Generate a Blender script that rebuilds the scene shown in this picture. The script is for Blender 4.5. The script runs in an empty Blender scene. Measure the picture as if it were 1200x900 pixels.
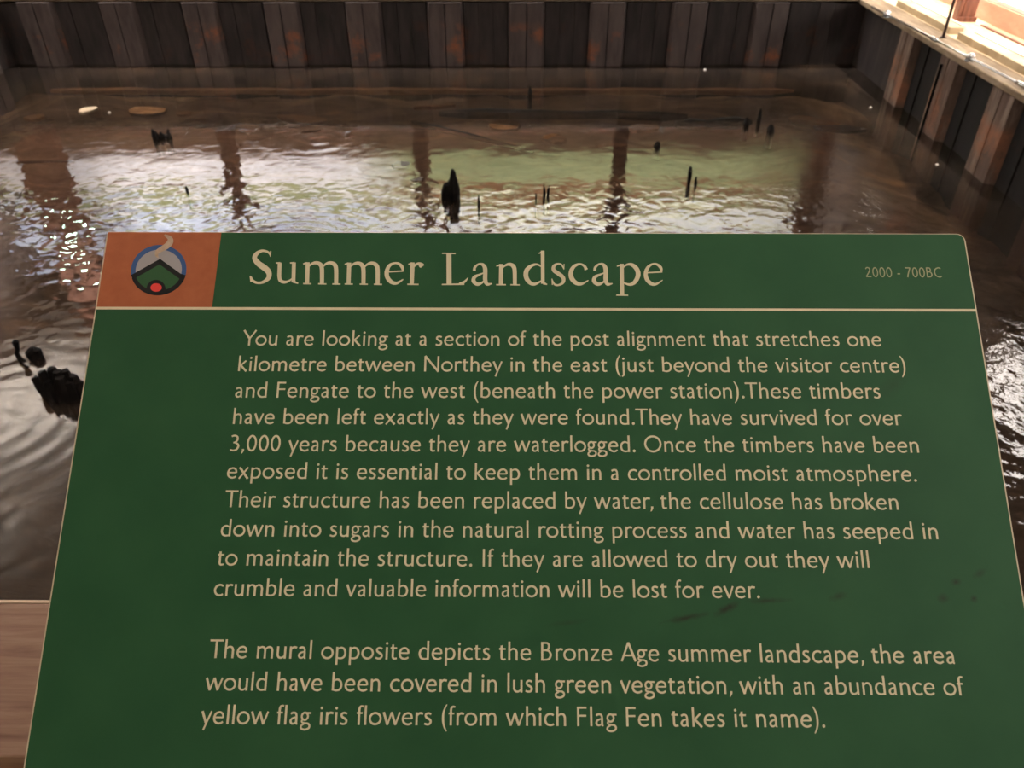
import bpy, bmesh, math, random
from mathutils import Vector, Matrix, noise
random.seed(7)
sc = bpy.context.scene
COL = sc.collection
# ------------------------------------------------------------------ camera
EYE = Vector((0, 0, 2.4))
PITCH, YAW, FPX = math.radians(35.75), math.radians(3.82), 900.0
cam_d = bpy.data.cameras.new('camera')
cam_d.sensor_width = 36.0
cam_d.lens = FPX / 1200 * 36
cam_d.clip_start = 0.02
cam_d.dof.use_dof = True
cam_d.dof.focus_distance = 0.74
cam_d.dof.aperture_fstop = 14
cam = bpy.data.objects.new('camera', cam_d)
COL.objects.link(cam)
cam.location = EYE
cam.rotation_euler = (math.pi / 2 - PITCH, 0, YAW)
sc.camera = cam
# ------------------------------------------------------------------ world and exposure
w = bpy.data.worlds.new('world'); sc.world = w; w.use_nodes = True
w.node_tree.nodes['Background'].inputs[0].default_value = (0.9, 0.95, 1, 1)
w.node_tree.nodes['Background'].inputs[1].default_value = 0.05
sc.view_settings.view_transform = 'Standard'
sc.view_settings.look = 'None'
sc.view_settings.exposure = 0.0
sc.view_settings.gamma = 1.0
sc.view_settings.use_curve_mapping = False
# ------------------------------------------------------------------ lights
def area(name, loc, target, size, power, colour, size_y=None, spread=180):
    d = bpy.data.lights.new(name, 'AREA'); d.energy = power; d.color = colour
    d.shape = 'RECTANGLE'; d.size = size; d.size_y = size_y or size
    d.spread = math.radians(spread)
    o = bpy.data.objects.new(name, d); COL.objects.link(o); o.location = loc
    o.rotation_euler = (Vector(target) - Vector(loc)).to_track_quat('-Z', 'Y').to_euler()
    return o
def spot(name, loc, target, power, colour, angle, blend=0.6, radius=0.05):
    d = bpy.data.lights.new(name, 'SPOT'); d.energy = power; d.color = colour
    d.spot_size = math.radians(angle); d.spot_blend = blend; d.shadow_soft_size = radius
    o = bpy.data.objects.new(name, d); COL.objects.link(o); o.location = loc
    o.rotation_euler = (Vector(target) - Vector(loc)).to_track_quat('-Z', 'Y').to_euler()
    return o
for lx in (-8.6, -6.6, -3.6, -0.6, 2.4):          # unseen area lights added to brighten the mural
    area('mural_fill', (lx, 11.0 + .067 * lx, 4.3), (lx, 12.6 + .067 * lx, 2.4), 2.6 if lx > -8 else 1.4, 520 if lx > -8 else 160, (1, .96, .92), 0.25, 130)
for lx, ly, pw in ((-6.5, 2.5, 130), (-2.5, 2.5, 120), (1.5, 2.5, 120), (-8.3, 9.2, 460), (-3.0, 6.8, 120), (-8.4, 6.4, 200)):   # unseen fill lights added to brighten the ceiling
    area('ceiling_fill', (lx, ly, 3.9), (lx, ly, 5.5), 1.4, pw, (1, .94, .88), 0.4)
area('sign_fill', (3.0, -.9, 4.7), (.2, .3, 1.9), 1.6, 95, (1, .95, .86), 1.0)  # soft unseen light added to brighten the sign
for ly in (7.1, 8.6, 10.2):                 # unseen spots added in place of daylight on the right hand walkway
    spot('walkway_fill', (3.95, ly, 3.6), (4.15, ly, .75), 650, (1, .88, .74), 50)
# ------------------------------------------------------------------ geometry helpers
RT = Vector((math.cos(YAW), math.sin(YAW), 0))
FW = Vector((-math.sin(YAW) * math.cos(PITCH), math.cos(YAW) * math.cos(PITCH), -math.sin(PITCH)))
UP = RT.cross(FW)
def ray(x, y): return RT * (x - 600) + UP * (450 - y) + FW * FPX
def on_z(x, y, z=0.0):
    d = ray(x, y); return EYE + d * ((z - EYE.z) / d.z)
def height_at(x, y, p):                     # height of the pixel row y above ground point p
    d = ray(x, y); t = math.hypot(p.x, p.y) / math.hypot(d.x, d.y)
    return EYE.z + d.z * t
def tag(o, label=None, cat=None, group=None, kind=None):
    if label: o['label'] = label
    if cat: o['category'] = cat
    if group: o['group'] = group
    if kind: o['kind'] = kind
    return o
def empty(name, loc=(0, 0, 0), rz=0):
    o = bpy.data.objects.new(name, None); COL.objects.link(o)
    o.location = loc; o.rotation_euler = (0, 0, rz); o.empty_display_size = .05
    return o
class MB:
    def __init__(s): s.v = []; s.f = []; s.smooth = False
    def box(s, x0, y0, z0, x1, y1, z1):
        b = len(s.v)
        s.v += [(x0, y0, z0), (x1, y0, z0), (x1, y1, z0), (x0, y1, z0), (x0, y0, z1), (x1, y0, z1), (x1, y1, z1), (x0, y1, z1)]
        s.f += [tuple(b + i for i in q) for q in ((3, 2, 1, 0), (4, 5, 6, 7), (0, 1, 5, 4), (1, 2, 6, 5), (2, 3, 7, 6), (3, 0, 4, 7))]
        return s
    def poly(s, pts):
        b = len(s.v); s.v += [tuple(p) for p in pts]; s.f.append(tuple(range(b, b + len(pts)))); return s
    def prism(s, pts, z0, z1):               # pts counter-clockwise in xy
        b = len(s.v); n = len(pts)
        s.v += [(p[0], p[1], z0) for p in pts] + [(p[0], p[1], z1) for p in pts]
        s.f.append(tuple(b + i for i in reversed(range(n)))); s.f.append(tuple(b + n + i for i in range(n)))
        for i in range(n):
            j = (i + 1) % n; s.f.append((b + i, b + j, b + n + j, b + n + i))
        return s
    def tube(s, pts, radii, n=10, squash=None):
        pts = [Vector(p) for p in pts]
        if not hasattr(radii, '__len__'): radii = [radii] * len(pts)
        b = len(s.v)
        for i, p in enumerate(pts):
            t = (pts[min(i + 1, len(pts) - 1)] - pts[max(i - 1, 0)]).normalized()
            a = t.cross(Vector((0, 0, 1)) if abs(t.z) < .95 else Vector((1, 0, 0))).normalized(); c = t.cross(a)
            for k in range(n):
                an = 2 * math.pi * k / n; rr = radii[i] * (squash(i, an) if squash else 1)
                s.v.append(tuple(p + a * math.cos(an) * rr + c * math.sin(an) * rr))
        for i in range(len(pts) - 1):
            for k in range(n):
                k2 = (k + 1) % n
                s.f.append((b + i * n + k, b + i * n + k2, b + (i + 1) * n + k2, b + (i + 1) * n + k))
        s.f.append(tuple(b + k for k in reversed(range(n)))); s.f.append(tuple(b + (len(pts) - 1) * n + k for k in range(n)))
        return s
    def build(s, name, mat, parent=None, bevel=0, smooth=False):
        me = bpy.data.meshes.new(name); me.from_pydata(s.v, [], s.f); me.update()
        o = bpy.data.objects.new(name, me); COL.objects.link(o)
        if mat: me.materials.append(mat)
        if parent: o.parent = parent
        if smooth:
            for p in me.polygons: p.use_smooth = True
        if bevel:
            m = o.modifiers.new('bevel', 'BEVEL'); m.width = bevel; m.segments = 2; m.limit_method = 'ANGLE'
        return o
# ------------------------------------------------------------------ materials
def new_mat(name):
    m = bpy.data.materials.new(name); m.use_nodes = True
    nt = m.node_tree; return m, nt, nt.nodes, nt.links, nt.nodes['Principled BSDF']
def N(nt, typ, **kw):
    n = nt.nodes.new(typ)
    for k, v in kw.items():
        if k in n.inputs.keys(): n.inputs[k].default_value = v
        else: setattr(n, k, v)
    return n
def ramp(nt, stops, interp='LINEAR'):
    r = nt.nodes.new('ShaderNodeValToRGB'); r.color_ramp.interpolation = interp
    e = r.color_ramp.elements
    while len(e) < len(stops): e.new(.5)
    for i, (p, c) in enumerate(stops): e[i].position = p; e[i].color = (*c, 1)
    return r
def plain(name, col, rough=.6, metal=0, spec=.3, emit=0):
    m, nt, ns, ls, b = new_mat(name)
    b.inputs['Base Color'].default_value = (*col, 1); b.inputs['Roughness'].default_value = rough
    b.inputs['Metallic'].default_value = metal; b.inputs['Specular IOR Level'].default_value = spec
    if emit:
        b.inputs['Emission Color'].default_value = (*col, 1); b.inputs['Emission Strength'].default_value = emit
    return m
def mottled(name, stops, scale=4, stretch=(1, 1, 1), rough=.7, bump=.3, bdist=.01, detail=6, spec=.25, coord='Object', dist=.4):
    m, nt, ns, ls, b = new_mat(name)
    tc = N(nt, 'ShaderNodeTexCoord'); mp = N(nt, 'ShaderNodeMapping'); mp.inputs['Scale'].default_value = stretch
    ls.new(tc.outputs[coord], mp.inputs['Vector'])
    no = N(nt, 'ShaderNodeTexNoise', Scale=scale, Detail=detail, Roughness=.62, Distortion=dist)
    ls.new(mp.outputs[0], no.inputs['Vector'])
    r = ramp(nt, stops); ls.new(no.outputs['Fac'], r.inputs[0]); ls.new(r.outputs[0], b.inputs['Base Color'])
    b.inputs['Roughness'].default_value = rough; b.inputs['Specular IOR Level'].default_value = spec
    if bump:
        bu = N(nt, 'ShaderNodeBump', Strength=bump, Distance=bdist); ls.new(no.outputs['Fac'], bu.inputs['Height'])
        ls.new(bu.outputs[0], b.inputs['Normal'])
    return m
M = {}
M['letter'] = plain('cream_print', (.68, .585, .40), .6, spec=.2)
M['letter_faint'] = plain('faded_print', (.33, .33, .19), .6, spec=.2)
M['edge'] = mottled('board_core', [(.3, (.50, .40, .27)), (.7, (.72, .60, .44))], 40, rough=.6, bump=0)
M['terracotta'] = mottled('terracotta_print', [(.3, (.36, .100, .040)), (.7, (.42, .125, .052))], 60, rough=.55, bump=.05, bdist=.0005)
M['logo_grey'] = plain('emblem_grey', (.36, .33, .33), .6)
M['logo_blue'] = plain('emblem_blue', (.045, .10, .25), .6)
M['logo_black'] = plain('emblem_black', (.012, .011, .011), .6)
M['logo_green'] = plain('emblem_green', (.028, .095, .034), .6)
M['logo_red'] = plain('emblem_red', (.72, .055, .045), .6)
M['logo_smoke'] = mottled('emblem_smoke', [(.3, (.42, .28, .19)), (.7, (.56, .43, .32))], 90, bump=0)
M['rail'] = mottled('handrail_wood', [(.25, (.15, .070, .045)), (.5, (.27, .155, .105)), (.75, (.36, .235, .17))], 5, (1.2, 14, 14), .55, .15, .002)
M['rail_edge'] = plain('handrail_edge', (.75, .6, .45), .6)
M['dark_wood'] = mottled('dark_boarding', [(.3, (.012, .008, .006)), (.7, (.035, .022, .016))], 8, (1, 8, 1))
M['stake'] = mottled('waterlogged_oak', [(.3, (.004, .004, .004)), (.7, (.014, .011, .010))], 22, (1, 1, .25), .75, .6, .01, spec=.08)
def pile_mat(name, stops, rust=(.24, .085, .038), amount=.62):
    m, nt, ns, ls, b = new_mat(name)
    geo = N(nt, 'ShaderNodeNewGeometry'); mp = N(nt, 'ShaderNodeMapping'); mp.inputs['Scale'].default_value = (5, 5, 1.1); ls.new(geo.outputs['Position'], mp.inputs[0])
    n1 = N(nt, 'ShaderNodeTexNoise', Scale=1.4, Detail=7, Roughness=.65); ls.new(mp.outputs[0], n1.inputs['Vector'])
    r1 = ramp(nt, stops); ls.new(n1.outputs['Fac'], r1.inputs[0])
    n2 = N(nt, 'ShaderNodeTexNoise', Scale=1.7, Detail=7, Roughness=.7); ls.new(geo.outputs['Position'], n2.inputs['Vector'])
    sp = N(nt, 'ShaderNodeSeparateXYZ'); ls.new(geo.outputs['Position'], sp.inputs[0])
    zf = ramp(nt, [(0, (0, 0, 0)), (.08, (.9, .9, .9)), (.40, (1, 1, 1)), (.52, (0, 0, 0))]); ls.new(sp.outputs['Z'], zf.inputs[0])
    th = N(nt, 'ShaderNodeMapRange'); th.inputs['From Min'].default_value = amount - .1; th.inputs['From Max'].default_value = amount + .04; ls.new(n2.outputs['Fac'], th.inputs['Value'])
    mu = N(nt, 'ShaderNodeMath', operation='MULTIPLY'); ls.new(th.outputs[0], mu.inputs[0]); ls.new(zf.outputs[0], mu.inputs[1])
    mx = N(nt, 'ShaderNodeMix', data_type='RGBA'); ls.new(mu.outputs[0], mx.inputs['Factor']); ls.new(r1.outputs[0], mx.inputs['A']); mx.inputs['B'].default_value = (*rust, 1)
    ls.new(mx.outputs['Result'], b.inputs['Base Color']); b.inputs['Roughness'].default_value = .65; b.inputs['Specular IOR Level'].default_value = .15
    bu = N(nt, 'ShaderNodeBump', Strength=.3, Distance=.01); ls.new(n1.outputs['Fac'], bu.inputs['Height']); ls.new(bu.outputs[0], b.inputs['Normal'])
    return m
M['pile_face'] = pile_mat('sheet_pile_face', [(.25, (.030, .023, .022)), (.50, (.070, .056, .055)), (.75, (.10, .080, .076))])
M['pile_rust_lit'] = pile_mat('lit_rusty_pile_face', [(.25, (.055, .034, .027)), (.50, (.11, .075, .060)), (.72, (.26, .20, .165))], (.24, .11, .065), .58)  # left light on these faces put into a paler colour; rust patches too
M['pile_recess_shade'] = pile_mat('shaded_pile_recess', [(.25, (.005, .0045, .0045)), (.6, (.011, .009, .009)), (.8, (.018, .014, .013))], (.03, .014, .009), .70)  # shade of the right wall's recesses put into a near-black colour
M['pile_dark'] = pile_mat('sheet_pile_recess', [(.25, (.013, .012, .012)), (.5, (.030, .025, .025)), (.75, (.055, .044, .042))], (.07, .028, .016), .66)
M['capping'] = mottled('capping_timber', [(.3, (.12, .080, .050)), (.55, (.22, .165, .11)), (.75, (.32, .25, .18))], 5, (4, .6, 3), .7, .2, .004)
M['walk'] = mottled('walkway_floor', [(.3, (.40, .30, .19)), (.55, (.60, .48, .33)), (.8, (.75, .66, .50))], 3, (3, .7, 1), .7, .1, .004)
M['kerb'] = mottled('kerb_block', [(.3, (.36, .28, .18)), (.7, (.55, .45, .31))], 4, rough=.7, bump=.2)
M['white_edge'] = plain('white_edging', (.8, .76, .7), .5)
M['skirt'] = mottled('pink_skirting', [(.3, (.55, .30, .21)), (.7, (.72, .45, .33))], 4, (1, .5, 2), bump=.05)
M['post'] = mottled('stained_post', [(.3, (.10, .035, .022)), (.7, (.24, .095, .06))], 6, (4, 4, .6), .5, .15, .003)
M['column'] = mottled('column_wood', [(.3, (.045, .018, .012)), (.7, (.11, .048, .03))], 6, (4, 4, .6), .7, .15, .003, spec=.1)
M['black_cable'] = plain('black_cable', (.006, .005, .005), .8, spec=.05)
M['galv'] = plain('galvanised_steel', (.55, .58, .62), .25, 1, .5)
M['rod'] = plain('dark_rod', (.05, .03, .028), .5, .3)
M['wall_dim'] = mottled('dim_wall', [(.3, (.10, .075, .066)), (.7, (.16, .125, .11))], 1.5, bump=0)
M['wall_brown'] = mottled('brown_dado', [(.3, (.04, .022, .013)), (.7, (.10, .055, .034))], 2, (1, 1, .3), bump=0)
M['ceil'] = mottled('ceiling_boards', [(.3, (.42, .38, .34)), (.7, (.58, .53, .48))], 1.2, (1, .3, 1), bump=0)
M['timber_wet'] = mottled('submerged_timber', [(.3, (.010, .008, .006)), (.7, (.04, .026, .017))], 5, (1, 6, 6), .6, .4, .01)
M['timber_tan'] = mottled('tan_timber', [(.3, (.16, .075, .032)), (.7, (.36, .20, .10))], 6, (1, 4, 4), .7, .3, .01)
M['timber_orange'] = mottled('orange_wet_wood', [(.3, (.05, .028, .015)), (.55, (.12, .065, .034)), (.75, (.24, .15, .085))], 6, (1, 3, 3), 1.0, .3, .01, spec=0)
M['window_glow'] = plain('daylit_glass', (1, .95, .88), .4, emit=7)
M['window_high'] = plain('daylit_high_glass', (1, .91, .84), .4, emit=17)
M['lamp'] = plain('lamp_glass', (.62, 1, .78), .4, emit=90)
M['foam'] = plain('foam_fleck', (.75, .72, .7), .5)

# sign green with its scuffs (stains that belong to the board)
def sign_green():
    m, nt, ns, ls, b = new_mat('sign_green')
    tc = N(nt, 'ShaderNodeTexCoord')
    no = N(nt, 'ShaderNodeTexNoise', Scale=14, Detail=5)
    ls.new(tc.outputs['Object'], no.inputs['Vector'])
    base = ramp(nt, [(.3, (.0185, .078, .030)), (.7, (.0245, .092, .036))]); ls.new(no.outputs['Fac'], base.inputs[0])
    last = base.outputs[0]
    fine = N(nt, 'ShaderNodeTexNoise', Scale=160, Detail=4, Roughness=.7); ls.new(tc.outputs['Object'], fine.inputs['Vector'])
    for (u, v, ru, rv, ang, k) in SCUFFS:
        mp = N(nt, 'ShaderNodeMapping', vector_type='TEXTURE')
        mp.inputs['Location'].default_value = (u, -v, 0); mp.inputs['Rotation'].default_value = (0, 0, ang)
        mp.inputs['Scale'].default_value = (ru, rv, 1)
        ls.new(tc.outputs['Object'], mp.inputs['Vector'])
        ln = N(nt, 'ShaderNodeVectorMath', operation='LENGTH'); ls.new(mp.outputs[0], ln.inputs[0])
        ad = N(nt, 'ShaderNodeMath', operation='ADD'); ls.new(ln.outputs['Value'], ad.inputs[0]); ls.new(fine.outputs['Fac'], ad.inputs[1])
        mr = N(nt, 'ShaderNodeMapRange'); mr.inputs['From Min'].default_value = .55; mr.inputs['From Max'].default_value = 1.45
        mr.inputs['To Min'].default_value = k; mr.inputs['To Max'].default_value = 0
        ls.new(ad.outputs[0], mr.inputs['Value'])
        mx = N(nt, 'ShaderNodeMix', data_type='RGBA'); ls.new(mr.outputs[0], mx.inputs['Factor'])
        ls.new(last, mx.inputs['A']); mx.inputs['B'].default_value = (.022, .024, .013, 1)
        last = mx.outputs['Result']
    ls.new(last, b.inputs['Base Color'])
    b.inputs['Roughness'].default_value = .6; b.inputs['Specular IOR Level'].default_value = .2
    return m

# water: fresnel reflection over a tinted clear body, rippled
def water_mat():
    m = bpy.data.materials.new('tank_water'); m.use_nodes = True; nt = m.node_tree; ns = nt.nodes; ls = nt.links
    ns.remove(ns['Principled BSDF']); out = ns['Material Output']
    geo = N(nt, 'ShaderNodeNewGeometry')
    big = N(nt, 'ShaderNodeTexNoise', Scale=.9, Detail=2); ls.new(geo.outputs['Position'], big.inputs['Vector'])
    n1 = N(nt, 'ShaderNodeTexNoise', Scale=7.5, Detail=1.2, Roughness=.5, Distortion=.5); ls.new(geo.outputs['Position'], n1.inputs['Vector'])
    n2 = N(nt, 'ShaderNodeTexNoise', Scale=2.2, Detail=2); ls.new(geo.outputs['Position'], n2.inputs['Vector'])
    mr = N(nt, 'ShaderNodeMapRange'); mr.inputs['From Min'].default_value = .35; mr.inputs['From Max'].default_value = .65
    mr.inputs['To Min'].default_value = .0045; mr.inputs['To Max'].default_value = .0105
    ls.new(big.outputs['Fac'], mr.inputs['Value'])
    sx = N(nt, 'ShaderNodeSeparateXYZ'); ls.new(geo.outputs['Position'], sx.inputs[0])
    calm = N(nt, 'ShaderNodeMapRange', interpolation_type='SMOOTHSTEP'); calm.inputs['From Min'].default_value = 5.2; calm.inputs['From Max'].default_value = 6.7
    calm.inputs['To Min'].default_value = 1.25; calm.inputs['To Max'].default_value = .22; ls.new(sx.outputs['Y'], calm.inputs['Value'])
    mm = N(nt, 'ShaderNodeMath', operation='MULTIPLY'); ls.new(mr.outputs[0], mm.inputs[0]); ls.new(calm.outputs[0], mm.inputs[1])
    # sheltered water near the left of the walkway lies calmer
    nearr = N(nt, 'ShaderNodeMapRange', interpolation_type='SMOOTHSTEP'); nearr.inputs['From Min'].default_value = 3.7; nearr.inputs['From Max'].default_value = 5.0
    nearr.inputs['To Min'].default_value = .30; nearr.inputs['To Max'].default_value = 1; ls.new(sx.outputs['Y'], nearr.inputs['Value'])
    xr = N(nt, 'ShaderNodeMapRange', interpolation_type='SMOOTHSTEP'); xr.inputs['From Min'].default_value = 1.2; xr.inputs['From Max'].default_value = 2.4; ls.new(sx.outputs['X'], xr.inputs['Value'])
    mxx = N(nt, 'ShaderNodeMath', operation='MAXIMUM'); ls.new(nearr.outputs[0], mxx.inputs[0]); ls.new(xr.outputs[0], mxx.inputs[1])
    m2 = N(nt, 'ShaderNodeMath', operation='MULTIPLY'); ls.new(mm.outputs[0], m2.inputs[0]); ls.new(mxx.outputs[0], m2.inputs[1]); mr = m2
    a = N(nt, 'ShaderNodeMath', operation='MULTIPLY'); ls.new(n1.outputs['Fac'], a.inputs[0]); ls.new(mr.outputs[0], a.inputs[1])
    n3 = N(nt, 'ShaderNodeTexNoise', Scale=34, Detail=1.5); ls.new(geo.outputs['Position'], n3.inputs['Vector'])
    fx = N(nt, 'ShaderNodeMath', operation='MULTIPLY_ADD'); ls.new(xr.outputs[0], fx.inputs[0]); fx.inputs[1].default_value = .0016; fx.inputs[2].default_value = .0002
    f3 = N(nt, 'ShaderNodeMath', operation='MULTIPLY_ADD'); ls.new(n3.outputs['Fac'], f3.inputs[0]); ls.new(fx.outputs[0], f3.inputs[1]); ls.new(a.outputs[0], f3.inputs[2])
    c = N(nt, 'ShaderNodeMath', operation='MULTIPLY_ADD'); ls.new(n2.outputs['Fac'], c.inputs[0]); c.inputs[1].default_value = .003; ls.new(f3.outputs[0], c.inputs[2])
    last = c.outputs[0]
    for (px, py, k, amp, fall) in RINGS:
        q = on_z(px, py)
        ds = N(nt, 'ShaderNodeVectorMath', operation='DISTANCE'); ls.new(geo.outputs['Position'], ds.inputs[0]); ds.inputs[1].default_value = q
        s1 = N(nt, 'ShaderNodeMath', operation='MULTIPLY'); ls.new(ds.outputs['Value'], s1.inputs[0]); s1.inputs[1].default_value = k
        s2 = N(nt, 'ShaderNodeMath', operation='SINE'); ls.new(s1.outputs[0], s2.inputs[0])
        f = N(nt, 'ShaderNodeMapRange', interpolation_type='SMOOTHSTEP'); f.inputs['From Min'].default_value = 0; f.inputs['From Max'].default_value = fall
        f.inputs['To Min'].default_value = amp; f.inputs['To Max'].default_value = 0
        ls.new(ds.outputs['Value'], f.inputs['Value'])
        s3 = N(nt, 'ShaderNodeMath', operation='MULTIPLY_ADD'); ls.new(s2.outputs[0], s3.inputs[0]); ls.new(f.outputs[0], s3.inputs[1]); ls.new(last, s3.inputs[2])
        last = s3.outputs[0]
    bu = N(nt, 'ShaderNodeBump', Strength=1, Distance=1); ls.new(last, bu.inputs['Height'])
    fr = N(nt, 'ShaderNodeFresnel', IOR=1.36); ls.new(bu.outputs[0], fr.inputs['Normal'])
    gl = N(nt, 'ShaderNodeBsdfGlossy', Roughness=.012); ls.new(bu.outputs[0], gl.inputs['Normal'])
    tr = N(nt, 'ShaderNodeBsdfTransparent'); tr.inputs['Color'].default_value = (.86, .78, .69, 1)
    silt = N(nt, 'ShaderNodeBsdfDiffuse'); silt.inputs['Color'].default_value = (.050, .038, .030, 1)
    sn = N(nt, 'ShaderNodeTexNoise', Scale=1.3, Detail=7, Roughness=.7, Distortion=.6); ls.new(geo.outputs['Position'], sn.inputs['Vector'])
    srp = ramp(nt, [(.35, (.026, .021, .019)), (.52, (.050, .037, .029)), (.68, (.095, .060, .038))]); ls.new(sn.outputs['Fac'], srp.inputs[0]); ls.new(srp.outputs[0], silt.inputs['Color'])
    body = N(nt, 'ShaderNodeMixShader'); body.inputs[0].default_value = .52; ls.new(tr.outputs[0], body.inputs[1]); ls.new(silt.outputs[0], body.inputs[2])
    mx = N(nt, 'ShaderNodeMixShader'); ls.new(fr.outputs[0], mx.inputs[0]); ls.new(body.outputs[0], mx.inputs[1]); ls.new(gl.outputs[0], mx.inputs[2])
    ls.new(mx.outputs[0], out.inputs['Surface'])
    return m
RINGS = [(330, 298, 62, .0009, 1.5), (372, 165, 30, .0008, .8), (1215, 640, 75, .0008, 1.2), (-10, 500, 48, .0006, 1.1), (560, 262, 60, .0006, .8)]
M['water'] = water_mat()

# tank bed: peat with orange and pale patches
def bed_mat():
    m, nt, ns, ls, b = new_mat('peat_bed')
    tc = N(nt, 'ShaderNodeTexCoord')
    mp = N(nt, 'ShaderNodeMapping'); mp.inputs['Scale'].default_value = (.7, 1.3, 1); ls.new(tc.outputs['Object'], mp.inputs[0])
    n1 = N(nt, 'ShaderNodeTexNoise', Scale=1.6, Detail=8, Roughness=.68, Distortion=.8); ls.new(mp.outputs[0], n1.inputs['Vector'])
    r1 = ramp(nt, [(.30, (.030, .020, .014)), (.44, (.11, .075, .050)), (.58, (.19, .13, .085)), (.68, (.32, .20, .12)), (.8, (.45, .33, .23))])
    ls.new(n1.outputs['Fac'], r1.inputs[0]); ls.new(r1.outputs[0], b.inputs['Base Color'])
    b.inputs['Roughness'].default_value = .9; b.inputs['Specular IOR Level'].default_value = .1
    bu = N(nt, 'ShaderNodeBump', Strength=.5, Distance=.05); ls.new(n1.outputs['Fac'], bu.inputs['Height']); ls.new(bu.outputs[0], b.inputs['Normal'])
    return m
M['bed'] = bed_mat()

# the painted mural: bands of reed bed, lake, fields and sky
def mural_mat():
    m, nt, ns, ls, b = new_mat('painted_mural')
    tc = N(nt, 'ShaderNodeTexCoord'); sp = N(nt, 'ShaderNodeSeparateXYZ'); ls.new(tc.outputs['Object'], sp.inputs[0])
    n = N(nt, 'ShaderNodeTexNoise', Scale=1.6, Detail=6, Roughness=.6); ls.new(tc.outputs['Object'], n.inputs['Vector'])
    zz = N(nt, 'ShaderNodeMath', operation='MULTIPLY_ADD'); ls.new(n.outputs['Fac'], zz.inputs[0]); zz.inputs[1].default_value = .30; ls.new(sp.outputs['Z'], zz.inputs[2])
    def norm(src):     # z 1.5..3.7 (+.15) -> 0..1
        q = N(nt, 'ShaderNodeMapRange'); q.inputs['From Min'].default_value = 1.65; q.inputs['From Max'].default_value = 4.05; ls.new(src, q.inputs['Value']); return q.outputs[0]
    t = norm(zz.outputs[0])
    right = ramp(nt, [(0, (.045, .028, .017)), (.14, (.06, .036, .021)), (.20, (.20, .22, .11)), (.34, (.24, .27, .14)), (.39, (.13, .06, .03)), (.45, (.14, .07, .035)), (.50, (.30, .30, .18)), (.58, (.62, .62, .46)), (.70, (.85, .86, .84)), (1, (.75, .8, .9))])
    left = ramp(nt, [(0, (.05, .030, .018)), (.14, (.09, .05, .032)), (.21, (.50, .46, .46)), (.27, (.78, .76, .80)), (.39, (.72, .70, .70)), (.44, (.24, .25, .12)), (.58, (.22, .24, .12)), (.66, (.70, .76, .90)), (.8, (.66, .74, .92)), (1, (.45, .52, .70))])
    ls.new(t, right.inputs[0]); ls.new(t, left.inputs[0])
    xx = N(nt, 'ShaderNodeMath', operation='MULTIPLY_ADD'); ls.new(n.outputs['Fac'], xx.inputs[0]); xx.inputs[1].default_value = 1.5; ls.new(sp.outputs['X'], xx.inputs[2])
    q = N(nt, 'ShaderNodeMapRange'); q.inputs['From Min'].default_value = -3.0; q.inputs['From Max'].default_value = -1.8; ls.new(xx.outputs[0], q.inputs['Value'])
    mx = N(nt, 'ShaderNodeMix', data_type='RGBA'); ls.new(q.outputs[0], mx.inputs['Factor']); ls.new(left.outputs[0], mx.inputs['A']); ls.new(right.outputs[0], mx.inputs['B'])
    n2 = N(nt, 'ShaderNodeTexNoise', Scale=9, Detail=4); ls.new(tc.outputs['Object'], n2.inputs['Vector'])
    sh = ramp(nt, [(.35, (.6, .6, .6)), (.6, (1, 1, 1))]); ls.new(n2.outputs['Fac'], sh.inputs[0])
    mu = N(nt, 'ShaderNodeMix', data_type='RGBA', blend_type='MULTIPLY'); mu.inputs['Factor'].default_value = .5
    ls.new(mx.outputs['Result'], mu.inputs['A']); ls.new(sh.outputs[0], mu.inputs['B'])
    ls.new(mu.outputs['Result'], b.inputs['Base Color']); b.inputs['Roughness'].default_value = .9; b.inputs['Specular IOR Level'].default_value = .1
    return m
M['mural'] = mural_mat()

# ------------------------------------------------------------------ structure
ROT = .067                                  # the far side of the room runs slightly askew of the right hand side
XL, XR = -9.5, 4.47
TL, TR = -6.95, 3.62                         # tank sides
FLO = .75
def far_y(x, off=0): return 10.30 + ROT * x + off
def struct(o): o['kind'] = 'structure'; return o
struct(MB().prism([(XL, -3), (XR + .6, -3), (XR + .6, 13.2), (XL, 13.2)], 4.9, 5.0).build('ceiling', M['ceil']))
struct(MB().prism([(XL, 12.6 + ROT * XL), (XR, 12.6 + ROT * XR), (XR, 12.8 + ROT * XR), (XL, 12.8 + ROT * XL)], 0, 4.9).build('wall_back', M['wall_brown']))
struct(MB().box(XL - .2, -3, 0, XL, 13, 4.9).build('wall_left', M['wall_dim']))
struct(MB().box(XL, -3.2, 0, XR, -3, 4.9).build('wall_front', M['ceil']))
# right wall with a low and a high window opening
rw = MB()
HY0, HY1, HZ0, HZ1 = 6.95, 7.85, 2.75, 3.25
LY0, LY1, LZ0, LZ1 = 8.5, 10.6, .99, 1.5
def wall_with_holes(mb, x0, x1, ya, yb, za, zb, holes):
    ys = sorted({ya, yb, *[h[0] for h in holes], *[h[1] for h in holes]}); zs = sorted({za, zb, *[h[2] for h in holes], *[h[3] for h in holes]})
    for i in range(len(ys) - 1):
        for j in range(len(zs) - 1):
            cy, cz = (ys[i] + ys[i + 1]) / 2, (zs[j] + zs[j + 1]) / 2
            if any(h[0] < cy < h[1] and h[2] < cz < h[3] for h in holes): continue
            mb.box(x0, ys[i], zs[j], x1, ys[i + 1], zs[j + 1])
LOW = (7.2, 11.2, .94, 1.55)
HIGH = (5.6, 6.8, 1.72, 2.35)
wall_with_holes(rw, XR, XR + .15, -3, 13, 0, 4.9, [LOW, HIGH])
struct(rw.build('wall_right', M['wall_dim']))
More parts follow.
